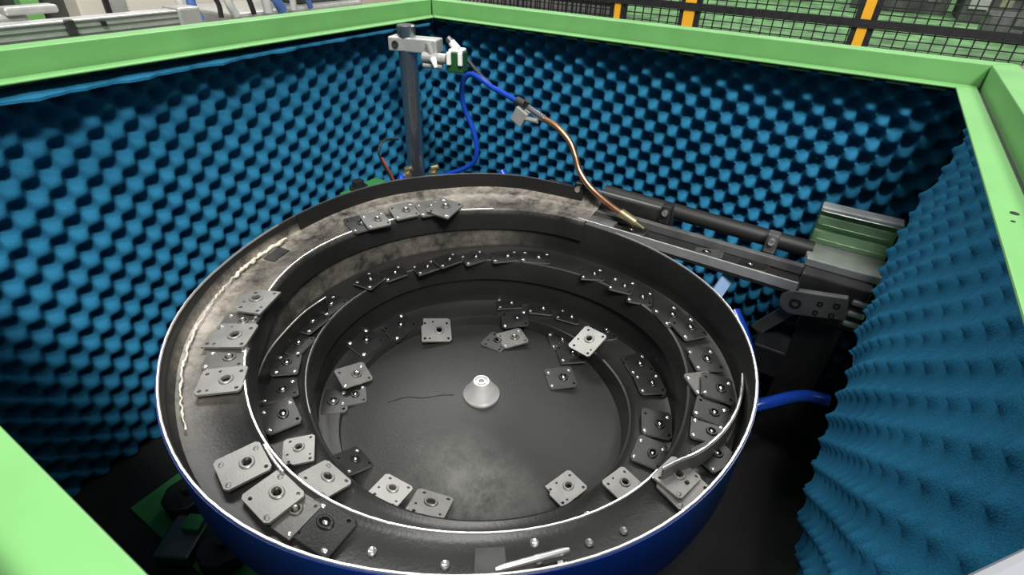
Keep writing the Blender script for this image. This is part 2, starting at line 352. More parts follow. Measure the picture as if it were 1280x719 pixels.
def edge(t):
    k = max(0, min(len(EDGE) - 1.0001, (t - .5) / .02)); i = int(k); f = k - i
    a, b = EDGE[i], EDGE[i + 1]
    return a[1] + (b[1] - a[1]) * f, a[2] + (b[2] - a[2]) * f
def pol(t, r, z):
    a = 2 * PI * t
    q = BK * (math.cos(a) * r) + RT * (math.sin(a) * r)
    return Vector((CX + q.x, CY + q.y, z))
TEX = 3.085                      # where the track leaves the bowl
def rimz(t):                     # top of the outer wall
    r, z = edge(t)
    return z + .075 * sm(3.78, 3.95, t)
def bank(t): return .05 * sm(2.82, 2.92, t)
bowl = thing('vibratory_bowl', 'dark steel vibratory feeder bowl with blue outside and spiral track', 'feeder bowl', (CX, CY, ZB))
trk = MB(); NS = 0
T0, T1, DT = .56, TEX, .008
ts = [T0 + (T1 - T0) * i / int((T1 - T0) / DT) for i in range(int((T1 - T0) / DT) + 1)]
FLZ = -3.70
for t in ts:
    r, z = edge(t); ro, zo = edge(t + 1)
    if t + 1 > 3.8: zo = rimz(t + 1)
    lip = .028 * sm(.9, 1.3, t)
    if t < .95: z = max(z, FLZ)
    bk = bank(t)
    fil = .06 if t < 2.3 else .12 - .06 * sm(2.78, 2.86, t)
    w = sm(2.62, 2.80, t)
    prof = [(r - .035, FLZ - .02 if t < 1.6 else z - .2, 0), (r - .02, z - .03, 0), (r - .004, z + lip * .7, .25 * w), (r + .012, z + lip, .5 * w), (r + .03, z + lip * .6, .6 * w), (r + .06, z, .55 * w),
            (r + (ro - r) * .5, z + bk * .45, .55 * w), (ro - fil, z + bk * .9, .85 * w), (ro - fil * .3, z + bk + fil * .22, 1.0 * w), (ro - .008, z + bk + fil * .8, .35 * w), (ro - .004, z + bk + .10, .0),
            (ro - .010, zo - .02, 0), (ro + .0, zo, 0)]
    if 1.62 < t < 2.06:  # worn wall above the middle track
        k = sm(1.62, 1.80, t) * (1 - sm(1.98, 2.06, t)) 
        prof = [(a, b, (c if i < 9 else .35 * k)) for i, (a, b, c) in enumerate(prof)]
    NS = len(prof)
    for a, b, c in prof: trk.v.append(pol(t, a, b)); trk.wear.append(c)
for i in range(len(ts) - 1):
    for k in range(NS - 1): trk.f.append((i * NS + k, i * NS + k + 1, (i + 1) * NS + k + 1, (i + 1) * NS + k))
trk.build('spiral_track', M['coat'], bowl, smooth=40)
# domed floor disc
fl = MB(); nr, na = 14, 96
def floor_z(r): return -3.52 - .18 * min(r / 1.27, 1.2) ** 1.5
for i in range(nr + 1):
    r = 1.52 * i / nr
    for j in range(na):
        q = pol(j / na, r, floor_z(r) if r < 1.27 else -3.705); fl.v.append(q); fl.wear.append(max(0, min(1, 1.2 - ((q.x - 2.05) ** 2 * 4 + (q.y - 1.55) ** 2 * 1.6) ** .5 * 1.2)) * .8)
for i in range(nr):
    for j in range(na): fl.f.append((i * na + j, i * na + (j + 1) % na, (i + 1) * na + (j + 1) % na, (i + 1) * na + j))
fl.build('bowl_floor', M['floorcoat'], bowl, smooth=50)
# outer shell, blue
sh = MB(); sts = [TEX + .09 + (4.085 - TEX - .09) * i / 140 for i in range(141)]
for t in sts:
    r, z = edge(t); z = rimz(t)
    zl = min(z - .3, edge(t - 1)[1] - .22)
    for rr, zz in ((r + .004, z), (r + .022, z), (r + .022, zl + .06), (r + .01, zl), (r * .86, -3.45), (r * .78, -3.75), (r * .74, -4.02)):
        sh.v.append(pol(t, rr, zz))
for i in range(140):
    for k in range(6): sh.f.append((i * 7 + k, i * 7 + k + 1, (i + 1) * 7 + k + 1, (i + 1) * 7 + k))
sh.build('outer_shell', M['blue'], bowl, smooth=40, label='glossy blue painted outside of the bowl')
MB().lathe((CX, CY, 0), [(0.001, ZB), (1.2, ZB), (1.2, ZB + .12), (1.0, ZB + .2), (1.0, -4.05), (1.62, -4.02), (1.62, -3.98), (.001, -3.98)], 48).build('drive_base', M['blue'], bowl, smooth=40)
# bright worn edges
def edgetube(a, b, rad, name, zoff=0, mt='edge', n=None):
    n = n or int((b - a) / .01)
    pts = []
    for i in range(n + 1):
        t = a + (b - a) * i / n; r, z = edge(t)
        if t > 3.05: z = rimz(t)
        pts.append(pol(t, r + .006, z + zoff))
    MB().tube(pts, rad, 6).build(name, M[mt], bowl, smooth=60)
edgetube(2.375, 3.0, .009, 'track_lip', .026)
edgetube(1.68, 2.02, .007, 'track_lip', .024, 'grey')
edgetube(3.115, 3.83, .010, 'rim_edge', .004)
edgetube(3.83, 4.05, .008, 'rim_edge', .004, 'grey')
# second lip piece at the lower left, doubled edge
MB().tube([pol(2.60 + .0004 * i, edge(2.60 + .0004 * i)[0] + .04 - .02 * i / 60, edge(2.6)[1] + .055) for i in range(60)], .010, 6).build('track_lip', M['edge'], bowl, smooth=60)
# overlapping collar sleeve inside the back of the outer wall
col_ = MB(); NB = 90
for i in range(NB + 1):
    t = 3.845 + (4.07 - 3.845) * i / NB; r, z = edge(t); z = rimz(t)
    for rr, zz in ((r - .03, z - .20), (r - .03, z + .012), (r - .008, z + .012), (r - .008, z - .20)): col_.v.append(pol(t, rr, zz))
for i in range(NB):
    for k in range(4): col_.f.append((i * 4 + k, i * 4 + (k + 1) % 4, i * 4 + 4 + (k + 1) % 4, i * 4 + 4 + k))
col_.f += [(0, 1, 2, 3), tuple(NB * 4 + k for k in (3, 2, 1, 0))]
col_.build('wall_sleeve', M['coat'], bowl, smooth=40)
# ragged sealant bead at the foot of the left outer wall
sl = MB(); pts = []; rad = []
for i in range(90):
    t = 2.655 + .175 * i / 89; r, z = edge(t + 1); z2 = edge(t)[1] + bank(t)
    pts.append(pol(t, r - .075 + random.uniform(-.008, .008), z2 + .045 + random.uniform(-.008, .008))); rad.append(random.uniform(.008, .026) if i > 62 else random.uniform(.003, .010))
sl.tube(pts, rad, 6).build('sealant_bead', mat('pale_sealant', (.62, .55, .46), .6, 0, (40, .3)), bowl, smooth=60)
# deflector strip curling from the lip to the outer wall
dpts = [(.060, 2.3819, -.01), (.093, 2.3723, 0), (.161, 2.3592, 0), (.217, 2.3459, 0), (.262, 2.3333, 0), (.305, 2.3193, 0), (.336, 2.306, 0), (.358, 2.2936, 0), (.381, 2.281, 0)]
ctop = []; cbot = []
for dr, t, dz in dpts:
    r, z = edge(t)
    ctop.append(pol(t, r + dr, z + .17 + dz)); cbot.append(pol(t, r + dr + .012, z + .045))
ctop = spline(ctop, 6); cbot = spline(cbot, 6); ds = MB()
for a, b in zip(ctop, cbot):
    d = Vector((a.x - CX, a.y - CY, 0)).normalized() * .014
    ds.v += [a, b, b + d, a + d]
k = len(ctop)
for i in range(k - 1):
    for q in range(4): ds.f.append((i * 4 + q, i * 4 + (q + 1) % 4, i * 4 + 4 + (q + 1) % 4, i * 4 + 4 + q))
ds.f += [(0, 1, 2, 3), ((k - 1) * 4 + 3, (k - 1) * 4 + 2, (k - 1) * 4 + 1, (k - 1) * 4)]
ds.build('deflector_strip', M['grey'], bowl, smooth=40)
MB().tube([a + Vector((0, 0, .004)) for a in ctop], .009, 6).build('strip_edge', M['edge'], bowl, smooth=60)
# hub cone
cb = floor_z(0)
MB().lathe((CX, CY, cb), [(.001, -.01), (.165, -.01), (.165, .012), (.15, .03), (.075, .155), (.07, .165), (.058, .165), (.054, .150), (.042, .150), (.040, .165), (.026, .165), (.024, .12), (.001, .12)], 40).build('hub_cone', M['cone'], bowl, smooth=25)
# weld seam on the floor
MB().tube([pol(.745 + .004 * math.sin(i), .25 + .055 * i, floor_z(.25 + .055 * i) + .002) for i in range(12)], .006, 5).build('weld_seam', M['darkgrey'], bowl)
gp = [(.812, 1.644), (.786, 1.682), (.758, 1.712), (.734, 1.751), (.71, 1.770), (.693, 1.778), (.682, 1.783)]
gt = spline([pol(t, r, -2.955) for t, r in gp], 6); gs = MB()
for q in gt:
    d = Vector((q.x - CX, q.y - CY, 0)).normalized() * .01
    for dz in (0, -.24): gs.v += [q + Vector((0, 0, dz)), q + d + Vector((0, 0, dz))]
for i in range(len(gt) - 1):
    for a, b in ((0, 1), (1, 3), (3, 2), (2, 0)): gs.f.append((i * 4 + a, i * 4 + b, i * 4 + 4 + b, i * 4 + 4 + a))
gs.build('guide_strip', M['coat'], bowl, smooth=40)
MB().tube(gt, .007, 6).build('guide_strip_edge', M['edge'], bowl, smooth=60)
# screws and holes in the track at the front
def screw(tt, rf, dark=False):
    r, z = edge(tt); ro = edge(tt + 1)[0]; rad = r + (ro - r) * rf
    q = pol(tt, rad, z + bank(tt) * rf + (.002 if tt > .9 else 0))
    MB().lathe(q, [(.001, .0), (.026, .0), (.026, .008), (.019, .014), (.012, .010), (.001, .008)], 12).build('screw', M['grey' if dark else 'rivet'], bowl, smooth=30)
for tt, rf, dk in ((2.505, .45, 0), (2.538, .42, 0), (2.463, .45, 0), (2.452, .62, 0), (2.463, .2, 0), (2.437, .4, 1), (2.428, .74, 1), (2.418, .45, 1), (1.545, .55, 0), (1.475, .5, 0), (1.43, .5, 0), (1.442, .55, 1), (1.408, .35, 0), (2.59, .30, 0)):
    screw(tt, rf, dk)
# segment plate and discharge slot in the outer track at the front
def secplate(ta, tb, ra, rb, h, name, mt, bev=.004):
    mb = MB(); n = 12
    for i in range(n + 1):
        t = ta + (tb - ta) * i / n; r, z = edge(t); ro = edge(t + 1)[0]
        for f, dz in ((ra, 0), (ra, h), (rb, h), (rb, 0)): mb.v.append(pol(t, r + (ro - r) * f, z + dz))
    for i in range(n):
        for q in range(4): mb.f.append((i * 4 + q, i * 4 + (q + 1) % 4, i * 4 + 4 + (q + 1) % 4, i * 4 + 4 + q))
    mb.f += [(0, 1, 2, 3), (n * 4 + 3, n * 4 + 2, n * 4 + 1, n * 4)]
    return mb.build(name, M[mt], bowl)
secplate(2.478, 2.492, .22, .93, .02, 'segment_plate', 'darkgrey')
secplate(2.455, 2.478, .62, .93, .006, 'discharge_slot', 'black_steel')
secplate(2.453, 2.4555, .55, .95, .03, 'slot_wall', 'edge')
a = pol(2.483, 1.98, edge(2.48)[1] + .05); b = pol(2.449, 1.93, edge(2.45)[1] + .05)
MB().tube([a, a.lerp(b, .1), a.lerp(b, .9), b], [.014, .02, .02, .014], 10).build('slot_bar', M['edge'], bowl, smooth=50)
# dark pockets in the worn outer track at the back
secplate(2.965, 2.975, .55, .9, .012, 'pocket_block', 'black_steel')
secplate(2.806, 2.822, .50, .80, .012, 'pocket_cover', 'darkgrey')

# ================================================================ METAL PLATES being fed
def outline(kind, L, Wd):
    a, b = L / 2, Wd / 2; c = .022
    if kind == 'rect': return [(-a + c, -b), (a - c, -b), (a, -b + c), (a, b - c), (a - c, b), (-a + c, b), (-a, b - c), (-a, -b + c)]
    if kind == 'notch': return [(-a, -b), (a - c, -b), (a, -b + c), (a, b - c), (a - c, b), (-a + c, b), (-a + c, b - .07), (-a, b - .09)]
    if kind == 'arc':
        pts = [(-a, -b), (a, -b)]
        for k in range(9):
            u = 1 - 2 * k / 8; pts.append((a * u, b - .09 * u * u - .0))
        return pts
def plate_mesh(kind, up, mt):
    L, Wd, th = .30, .26, .018
    loops = [outline(kind, L, Wd)]
    holes = [(-.118, -.095, .014), (.118, -.095, .014), (.112 if kind != 'arc' else .10, .075 if kind != 'arc' else .045, .014), (-.112 if kind != 'arc' else -.10, .075 if kind != 'arc' else .045, .014), (.03, .0, .030)]
    if not up: holes += [(-.07, -.095, .011), (-.03, .09 if kind != 'arc' else .06, .011)]
    for hx, hy, hr in holes: loops.append([(hx + hr * math.cos(2 * PI * k / 8), hy + hr * math.sin(2 * PI * k / 8)) for k in range(8)])
    bm = bmesh.new(); es = []; rings = []
    for lp in loops:
        vs = [bm.verts.new((x, y, th)) for x, y in lp]; rings.append(vs)
        es += [bm.edges.new((vs[i], vs[(i + 1) % len(vs)])) for i in range(len(vs))]
    bmesh.ops.triangle_fill(bm, edges=es, use_beauty=True, use_dissolve=False)
    top = list(bm.faces); mp = {}
    for vs in rings:
        for v in vs: mp[v] = bm.verts.new((v.co.x, v.co.y, 0))
    for f in top: bm.faces.new([mp[v] for v in reversed(f.verts)])
    for ri, vs in enumerate(rings):
        for i in range(len(vs)):
            q = (vs[i], vs[(i + 1) % len(vs)]); fc = bm.faces.new((q[0], q[1], mp[q[1]], mp[q[0]]))
            if ri == 0: fc.material_index = 1
    bmesh.ops.recalc_face_normals(bm, faces=bm.faces)
    for v in bm.verts: v.co *= U
    me = bpy.data.meshes.new('plate_body'); bm.to_mesh(me); bm.free(); me.materials.append(mt); me.materials.append(M['plate_edge']); return me
def lathe_mesh(name, prof, n, mt):
    mb = MB().lathe((0, 0, 0), prof, n); me = bpy.data.meshes.new(name)
    me.from_pydata([tuple(q * U) for q in mb.v], [], mb.f); me.materials.append(mt)
    for q in me.polygons: q.use_smooth = True
    me.set_sharp_from_angle(angle=math.radians(35)); return me
BODY = {(k, s, up): plate_mesh(k, up, M['plate_' + s]) for k in ('rect', 'notch', 'arc') for s in 'LMD' for up in (True, False)}
BOSS = {s: lathe_mesh('boss', [(.030, .018), (.050, .018), (.050, .024), (.044, .029), (.034, .029), (.030, .018)], 14, M['plate_' + s]) for s in 'LMD'}
STUD = {s: lathe_mesh('stud', [(.018, .004), (.018, .040), (.012, .050), (.001, .052)] if s != 'D' else [(.014, .004), (.016, .022), (.009, .028), (.001, .029)], 10, M['dark_hole' if s == 'L' else 'rivet']) for s in 'LMD'}
RIV = lathe_mesh('rivet', [(.019, .016), (.018, .021), (.010, .026), (.001, .027)], 8, M['rivet'])
RIVD = lathe_mesh('rivet', [(.019, .016), (.018, .021), (.010, .026), (.001, .027)], 8, M['plate_L'])
PLATES = [
(1.901,3.616,-2.619,0.38,0.31,0.30,'L','d','pale plate with a curved edge, uppermost of the plates on the left outer track'),
(1.700,3.534,-2.666,-1.03,0.27,0.11,'M','u','grey plate mostly hidden beneath the curved-edge plate on the left outer track'),
(1.552,3.431,-2.661,-1.02,0.33,0.28,'L','d','pale plate with four dark holes, second from the top on the left outer track'),
(1.391,3.269,-2.692,-0.86,0.29,0.21,'M','u','grey plate peeking out between two pale plates on the left outer track'),
(1.237,3.079,-2.687,-0.82,0.30,0.26,'L','d','pale plate with straight lower edge, lowest of the upper left group on the outer track'),
(0.895,2.374,-2.725,-0.32,0.27,0.26,'L','u','pale studded plate at lower left of the outer track, uppermost of the trio'),
(0.869,2.067,-2.746,-0.11,0.25,0.28,'L','u','pale studded plate in the middle of the lower left trio on the outer track'),
(0.867,1.904,-2.773,0.04,0.24,0.17,'M','u','grey plate half covered, between the pale studded plate and the dark studded plate'),
(0.904,1.709,-2.776,0.06,0.20,0.30,'D','u','dark charcoal studded plate with a bright ringed stud, nearest on the lower left outer track'),
(2.361,0.116,-2.891,-0.43,0.28,0.18,'L','u','pale plate with one dark stud under the curved deflector strip at lower right'),
(2.391,0.173,-2.867,-0.27,0.25,0.09,'L','u','pale plate with a bright turned-up edge wedged at the foot of the deflector strip'),
(2.737,0.015,-2.904,-0.53,0.20,0.12,'D','u','dark plate in the shade outside the curved deflector strip'),
(4.094,3.374,-2.563,0.10,0.42,0.35,'M','u','grey plate lying diagonally like a diamond, right end of the outer track row'),
(4.043,3.546,-2.595,-0.60,0.26,0.40,'M','u','grey plate tucked under the diamond-lying plate on the back outer track'),
(3.814,3.709,-2.583,-0.53,0.27,0.46,'M','u','grey plate with rounded corners left of the diamond-lying one on the back outer track'),
(3.492,3.814,-2.591,-0.45,0.25,0.43,'M','u','grey plate on the back outer track between the rounded one and the dark one'),
(3.359,3.916,-2.611,-0.34,0.18,0.37,'D','u','dark plate at the left end of the row on the back outer track'),
(1.351,2.565,-3.192,0.83,0.23,0.15,'L','d','pale plate with two dark holes on the left middle track near the white lip'),
(1.280,2.216,-3.182,-0.11,0.10,0.48,'L','u','bluish shiny plate tilted against the white lip on the lower left middle track'),
(1.477,2.929,-3.166,-0.41,0.26,0.31,'D','u','dark plate with a bent corner, lowest of the dark plates on the left middle track'),
(1.641,3.149,-3.165,-0.59,0.29,0.21,'D','u','narrow dark plate second lowest of the dark ones on the left middle track'),
(1.859,3.328,-3.139,0.74,0.25,0.19,'D','u','dark wedge-shaped plate in the middle of the left middle track'),
(2.093,3.484,-3.152,0.26,0.26,0.21,'D','u','dark plate on the left middle track just above the wedge-shaped one'),
(2.347,3.591,-3.121,0.14,0.29,0.18,'D','u','dark plate with a bright long edge on the upper left middle track'),
(2.640,3.674,-3.129,0.05,0.30,0.22,'D','u','dark plate where the middle track bends from the left side to the back'),
(3.127,3.622,-3.079,0.09,0.25,0.25,'D','u','dark plate with a bright front edge at the back left of the middle track'),
(3.392,3.535,-3.098,-0.35,0.26,0.21,'D','u','dark plate with white specks, left of the pile at the back middle track'),
(3.653,3.307,-3.074,-0.41,0.26,0.21,'D','u','dark plate at the left of the raised pile at the back of the middle track'),
(3.856,3.164,-3.034,-0.36,0.28,0.22,'D','u','dark plate on top of the pile at the back of the middle track'),
(4.090,2.980,-3.051,-0.47,0.28,0.20,'D','u','dark plate at the right end of the pile at the back of the middle track'),
(4.286,2.695,-3.037,-0.76,0.32,0.21,'D','u','dark rivetted plate right of the pile at the back of the middle track'),
(4.452,2.401,-3.024,-1.08,0.35,0.22,'D','u','dark rivetted plate at the back of the middle track directly left of a bare stretch'),
(4.465,1.723,-2.998,-1.03,0.25,0.23,'D','u','dark rivetted plate on the back right middle track, far end of the row'),
(4.401,1.361,-2.969,-1.44,0.23,0.24,'D','u','dark plate with clustered rivets on the back right middle track'),
(4.342,1.145,-2.986,-1.30,0.20,0.23,'D','u','dark plate with two bright rivets on the back right middle track'),
(4.178,0.790,-2.962,-0.71,0.25,0.33,'D','u','smooth dark plate on the right middle track, upper one of an overlapping pair'),
(4.063,0.592,-2.944,-0.69,0.24,0.36,'D','u','dark plate on the right middle track, lower one of an overlapping pair'),
(3.713,0.348,-2.939,-0.91,0.22,0.29,'D','u','dark plate with long bright rivets on the right middle track above the bent glossy plate'),
(3.386,0.167,-2.896,-1.29,0.24,0.28,'D','u','glossy bent plate catching the light on the right middle track'),
(3.410,0.279,-2.928,-0.72,0.16,0.16,'M','u','pale cornered plate sticking out from beneath the glossy bent plate'),
(3.128,0.143,-2.912,-1.45,0.17,0.19,'D','u','dark plate with two bright rivets just below the glossy bent plate'),
(2.939,0.111,-2.921,-1.34,0.13,0.15,'D','u','dark plate half covered by the curved deflector strip, inner side'),
(3.973,0.940,-3.494,-0.73,0.18,0.27,'D','u','dark plate with a hooked edge on the right inner track, uppermost of four'),
(3.755,0.744,-3.466,-0.92,0.20,0.28,'D','u','dark plate on the right inner track, second of four from the top'),
(3.289,0.517,-3.431,-1.20,0.25,0.29,'D','u','large dark plate on the right inner track, third of four from the top'),
(2.950,0.459,-3.410,-1.48,0.19,0.28,'D','u','dark plate with a pale left edge on the right inner track, lowest of four'),
(2.530,0.516,-3.372,-0.33,0.24,0.12,'L','d','pale plate on the lower right inner track beside the white lip'),
(4.193,2.565,-3.565,-0.86,0.29,0.22,'D','u','dark rivetted plate on the back inner track, leftmost of three'),
(4.308,2.214,-3.557,-1.16,0.28,0.22,'D','u','dark rivetted plate on the back inner track, middle one of three'),
(4.347,1.875,-3.550,-1.42,0.27,0.22,'D','u','dark rivetted plate on the back inner track, rightmost of three'),
(4.345,1.451,-3.542,-1.03,0.22,0.32,'D','u','dark plate behind the leaning pale plate on the inner track'),
(3.949,1.472,-3.439,-0.20,0.32,0.27,'L','d','pale square plate leaning off the inner track edge over the floor at right'),
(3.190,3.329,-3.589,-0.01,0.32,0.26,'D','u','dark plate with three bright rivets on the inner track left of the notched pale plate'),
(2.810,3.457,-3.602,0.03,0.31,0.34,'D','u','dark plate on the inner track at upper left, behind the slanting grey one'),
(2.394,3.182,-3.600,-0.34,0.30,0.24,'M','u','grey plate slanting over two dark plates at the left edge of the bowl floor'),
(2.073,3.162,-3.670,-0.79,0.32,0.32,'D','u','dark plate with ringed holes at the left edge of the bowl floor'),
(2.253,3.054,-3.672,-0.73,0.09,0.25,'D','u','dark plate peeking out from behind the ringed-hole plate on the bowl floor'),
(3.340,2.937,-3.562,-0.84,0.31,0.31,'L','d','pale notched plate at the back left of the bowl floor'),
(3.997,2.368,-3.573,-0.90,0.29,0.23,'D','u','dark plate propped on the inner step at the back of the bowl floor'),
(3.569,2.325,-3.593,0.06,0.24,0.25,'D','d','dark plate, left one of the overlapping pair behind the cone'),
(3.704,2.213,-3.584,-0.61,0.28,0.25,'M','u','grey plate with bright front edge, right one of the overlapping pair behind the cone'),
(4.049,1.821,-3.653,-0.85,0.24,0.35,'D','u','dark rivetted plate at the back right of the floor, behind its overlapping neighbour'),
(3.872,1.612,-3.613,-0.84,0.26,0.38,'D','u','dark plate with a long bright front edge at the back right of the bowl floor'),
(3.464,1.511,-3.580,-0.84,0.27,0.27,'D','u','dark plate lying alone on the floor right of the cone'),
(1.702,2.473,-3.620,-0.18,0.18,0.25,'D','u','dark plate with a bright right edge at the lower left of the bowl floor'),
(1.637,1.994,-3.562,0.09,0.14,0.26,'L','d','pale plate with two holes at the lower left of the bowl floor'),
(1.736,1.699,-3.620,0.26,0.10,0.37,'M','d','grey plate nearest the viewer on the bowl floor, right of the pale two-holed one'),
(2.432,0.912,-3.614,-0.32,0.28,0.17,'L','d','pale plate at the lower right of the bowl floor')]
for i, (x, y, z, yaw, L, Wd, s, side, lab) in enumerate(PLATES):
    up = side == 'u'
    kind = 'arc' if 'curved edge' in lab else 'notch' if ('notched' in lab or i % 5 == 2) else 'rect'
    t = thing('metal_plate', lab, 'metal plate', (x, y, z), 'metal plates in the feeder bowl')
    rad = Vector((x - CX, y - CY, 0)); rn = rad.normalized(); tilt = 0; ax = Vector((0, 0, 1)).cross(rn)
    if 'slanting' in lab or 'notched pale' in lab or 'propped' in lab: tilt = -.30
    elif 'leaning' in lab: tilt = -.30
    elif 'pale notched' in lab: tilt = -.30
    elif 'tilted against' in lab: tilt = -.25
    elif 'bright right edge' in lab: tilt = -.35
    elif 'two-holed' in lab or 'two holes' in lab: tilt = -.15
    elif 'back outer' in lab or 'diamond' in lab: tilt = -.1
    elif 'glossy bent' in lab: tilt = .12
    else: tilt = random.uniform(-.05, .05)
    q = Matrix.Rotation(tilt, 3, ax if ax.length else Vector((1, 0, 0))) @ Matrix.Rotation(random.uniform(-.03, .03), 3, rn) @ Matrix.Rotation(yaw, 3, 'Z')
    t.rotation_euler = q.to_euler()
    t.scale = (max(.24, min(.33, L)) / .30, max(.22, min(.30, Wd)) / .26, 1)
    def kid(me, name, px=0, py=0):
        o = bpy.data.objects.new(name, me); COL.objects.link(o); o.parent = t; o.location = (px * U, py * U, 0); return o
    kid(BODY[(kind, s, up)], 'plate_body')
    if up:
        kid(BOSS[s], 'boss', .03, 0); kid(STUD[s], 'stud', .03, 0)
        for px, py in ((-.118, -.095), (.112, .075), (-.112, .075))[:2 + i % 2]: kid(RIV if s != 'L' else RIVD, 'rivet', px, py)
    else:
        kid(BOSS[s], 'boss', .03, 0)

# ================================================================ OUTLET RAIL
rl = thing('outlet_rail', 'black and grey steel outlet rail leading from the bowl to the end block', 'rail', (5.05, 1.2, -2.8))
MB().box((4.84, -.14, -2.74), (5.34, 2.35, -2.66)).build('base_bar', M['rubber'], rl, bevel=.01)
MB().box((4.835, -.12, -2.70), (4.855, 2.12, -2.60)).build('front_edge', M['alu'], rl, bevel=.005)
MB().prism([(4.87, 1.72), (5.00, 1.72), (4.985, 2.50), (4.88, 2.42)], -2.655, -2.60).build('inner_strip', M['grey'], rl, bevel=.004)
MB().prism([(5.08, 1.66), (5.16, 1.66), (5.20, 2.55), (5.08, 2.55)], -2.655, -2.585).build('outer_strip', M['grey'], rl, bevel=.004)
MB().box((5.10, -.12, -2.655), (5.17, 1.62, -2.56)).build('guide_bar', M['grey'], rl, bevel=.01)
MB().prism([(5.22, 1.2), (5.27, 1.2), (5.27, 2.70), (5.20, 2.72)], -2.655, -2.44).build('back_plate', M['black_steel'], rl, bevel=.005)
MB().tube([(5.36, 2.05, -2.47), (5.37, 1.2, -2.48), (5.37, -.14, -2.50)], .085, 16).build('guard_tube', M['rubber'], rl, smooth=40)
MB().box((5.26, 1.32, -2.44), (5.275, 2.1, -2.425)).build('back_plate_edge', M['alu'], rl)
MB().box((4.86, .3, -2.66), (5.08, 1.6, -2.645)).build('track_bed', M['black_steel'], rl)
for y0, nm in ((2.30, 0), (1.28, 1), (.22, 2)):
    o = MB().box((5.17, y0 - .055, -2.57), (5.30, y0 + .055, -2.36)).build('clamp', M['black_steel'] if nm < 2 else M['grey'], rl, bevel=.02)
    oo = MB(); oo.cyl((5.17, y0, -2.43), .032, .03, 10, (-1, 0, 0))
    sc = oo.build('clamp_screw', M['rivet'], rl, smooth=40); sc.parent = o
    sc.location = Vector((0, 0, 0))
# plates waiting in the rail
for i, (x, y, yaw, lab) in enumerate(((4.97, 1.52, .1, 'dark plate in the outlet rail directly under the copper nozzle'), (4.97, .72, .12, 'grey plate lying in the outlet rail between the second and third clamps'), (4.97, .30, -.05, 'dark plate in the outlet rail closest to the end block'))):
    t = thing('metal_plate', lab, 'metal plate', (x, y, -2.64), 'metal plates in the outlet rail')
    t.rotation_euler = (.05, .12, yaw + PI / 2); t.scale = (.9, .62, 1)
    for me, nm, px in ((BODY[('rect', 'D' if i != 1 else 'M', True)], 'plate_body', 0), (BOSS['D'], 'boss', .03), (STUD['D'], 'stud', .03)):
        o = bpy.data.objects.new(nm, me); COL.objects.link(o); o.parent = t; o.location = (px * U, 0, 0)
st = MB().bar((4.95, .46, -2.73), (4.66, .60, -3.25), .13, .02, (.85, .52, 0)).build('support_strap', M['hose_clear'], base=(4.8, .53, -3.0))
tag(st, 'pale blue flat strap hanging under the outlet rail beside the bowl rim', 'strap')

# end block of the linear feeder
eb = thing('linear_feeder_block', 'dark steel end block with aluminium cap and green-tinted finned plate at the rail end', 'feeder block', (5.25, -.42, ZB))
MB().box((4.98, -.70, -3.02), (5.52, -.12, -2.56)).build('body', M['darkgrey'], eb, bevel=.02)
MB().box((5.0, -.62, ZB), (5.4, -.25, -3.02)).build('pedestal', M['black_steel'], eb)
pol_ = [(-.62, 0), (-.62, .34)]
capm = [(5.14, -.12), (5.14, -.74), (5.20, -.80), (5.47, -.80), (5.52, -.74), (5.52, -.08), (5.36, -.08)]
MB().prism(capm, -2.56, -2.48).build('cap_plate', M['alu'], eb, bevel=.012, label='speckled bright aluminium cap')
MB().box((5.52, -.74, -2.52), (5.58, -.08, -2.12)).build('fin_plate', M['alu_green'], eb, bevel=.008)
for z in (-2.42, -2.27): MB().box((5.475, -.72, z), (5.525, -.09, z + .09)).build('fin', M['alu_green'], eb, bevel=.01)
MB().box((5.45, -.75, -2.13), (5.60, -.08, -2.08)).build('top_rail', M['alu'], eb, bevel=.012)
# rounded plate with five holes, facing the bowl
hp = MB(); pts = []
for k in range(9):
    a = PI / 2 - PI * k / 8; pts.append((-.10 + -0 + .13 * math.cos(a) * 1, .13 * math.sin(a)))
pts = [(y, z) for y, z in pts]
poly = [( -.10 + .13 * math.cos(PI / 2 - PI * k / 8), .13 * math.sin(PI / 2 - PI * k / 8)) for k in range(9)] + [(-.52, -.115), (-.52, .115)]
T = Matrix.Translation(Vector((4.90, -.05, -2.83))) @ Matrix.Rotation(-.22, 4, 'X') @ Matrix(((0, 0, -1, 0), (1, 0, 0, 0), (0, 1, 0, 0), (0, 0, 0, 1)))
hpo = MB().prism(poly, 0, .07, T).build('hole_plate', M['grey'], eb, bevel=.012, label='grey rounded plate with one large and four small holes')
for y, z, r in ((-.11, 0, .05), (-.31, .03, .025), (-.44, .03, .028), (-.28, -.065, .024), (-.41, -.075, .026)):
    c = T @ Vector((y, z, .066)); o = MB().lathe(c, [(.001, .0), (r * .55, .0), (r * .6, .012), (r, .012), (r * 1.05, .004)], 14, (-1, 0, 0)).build('bolt_hole', M['black_steel'], eb, smooth=30)
for z in (-2.70, -2.82, -2.93): MB().box((4.95, -.72, z - .025), (5.0, -.58, z + .025)).build('side_bolt', M['alu'], eb, bevel=.015)
MB().bar((4.9, -.12, -2.95), (4.95, .08, -3.3), .12, .03, (1, 0, 0)).build('brace', M['grey'], eb)
MB().box((4.70, -.25, -3.62), (5.3, .05, -3.30)).build('drive_coil', M['black_steel'], eb, bevel=.02)

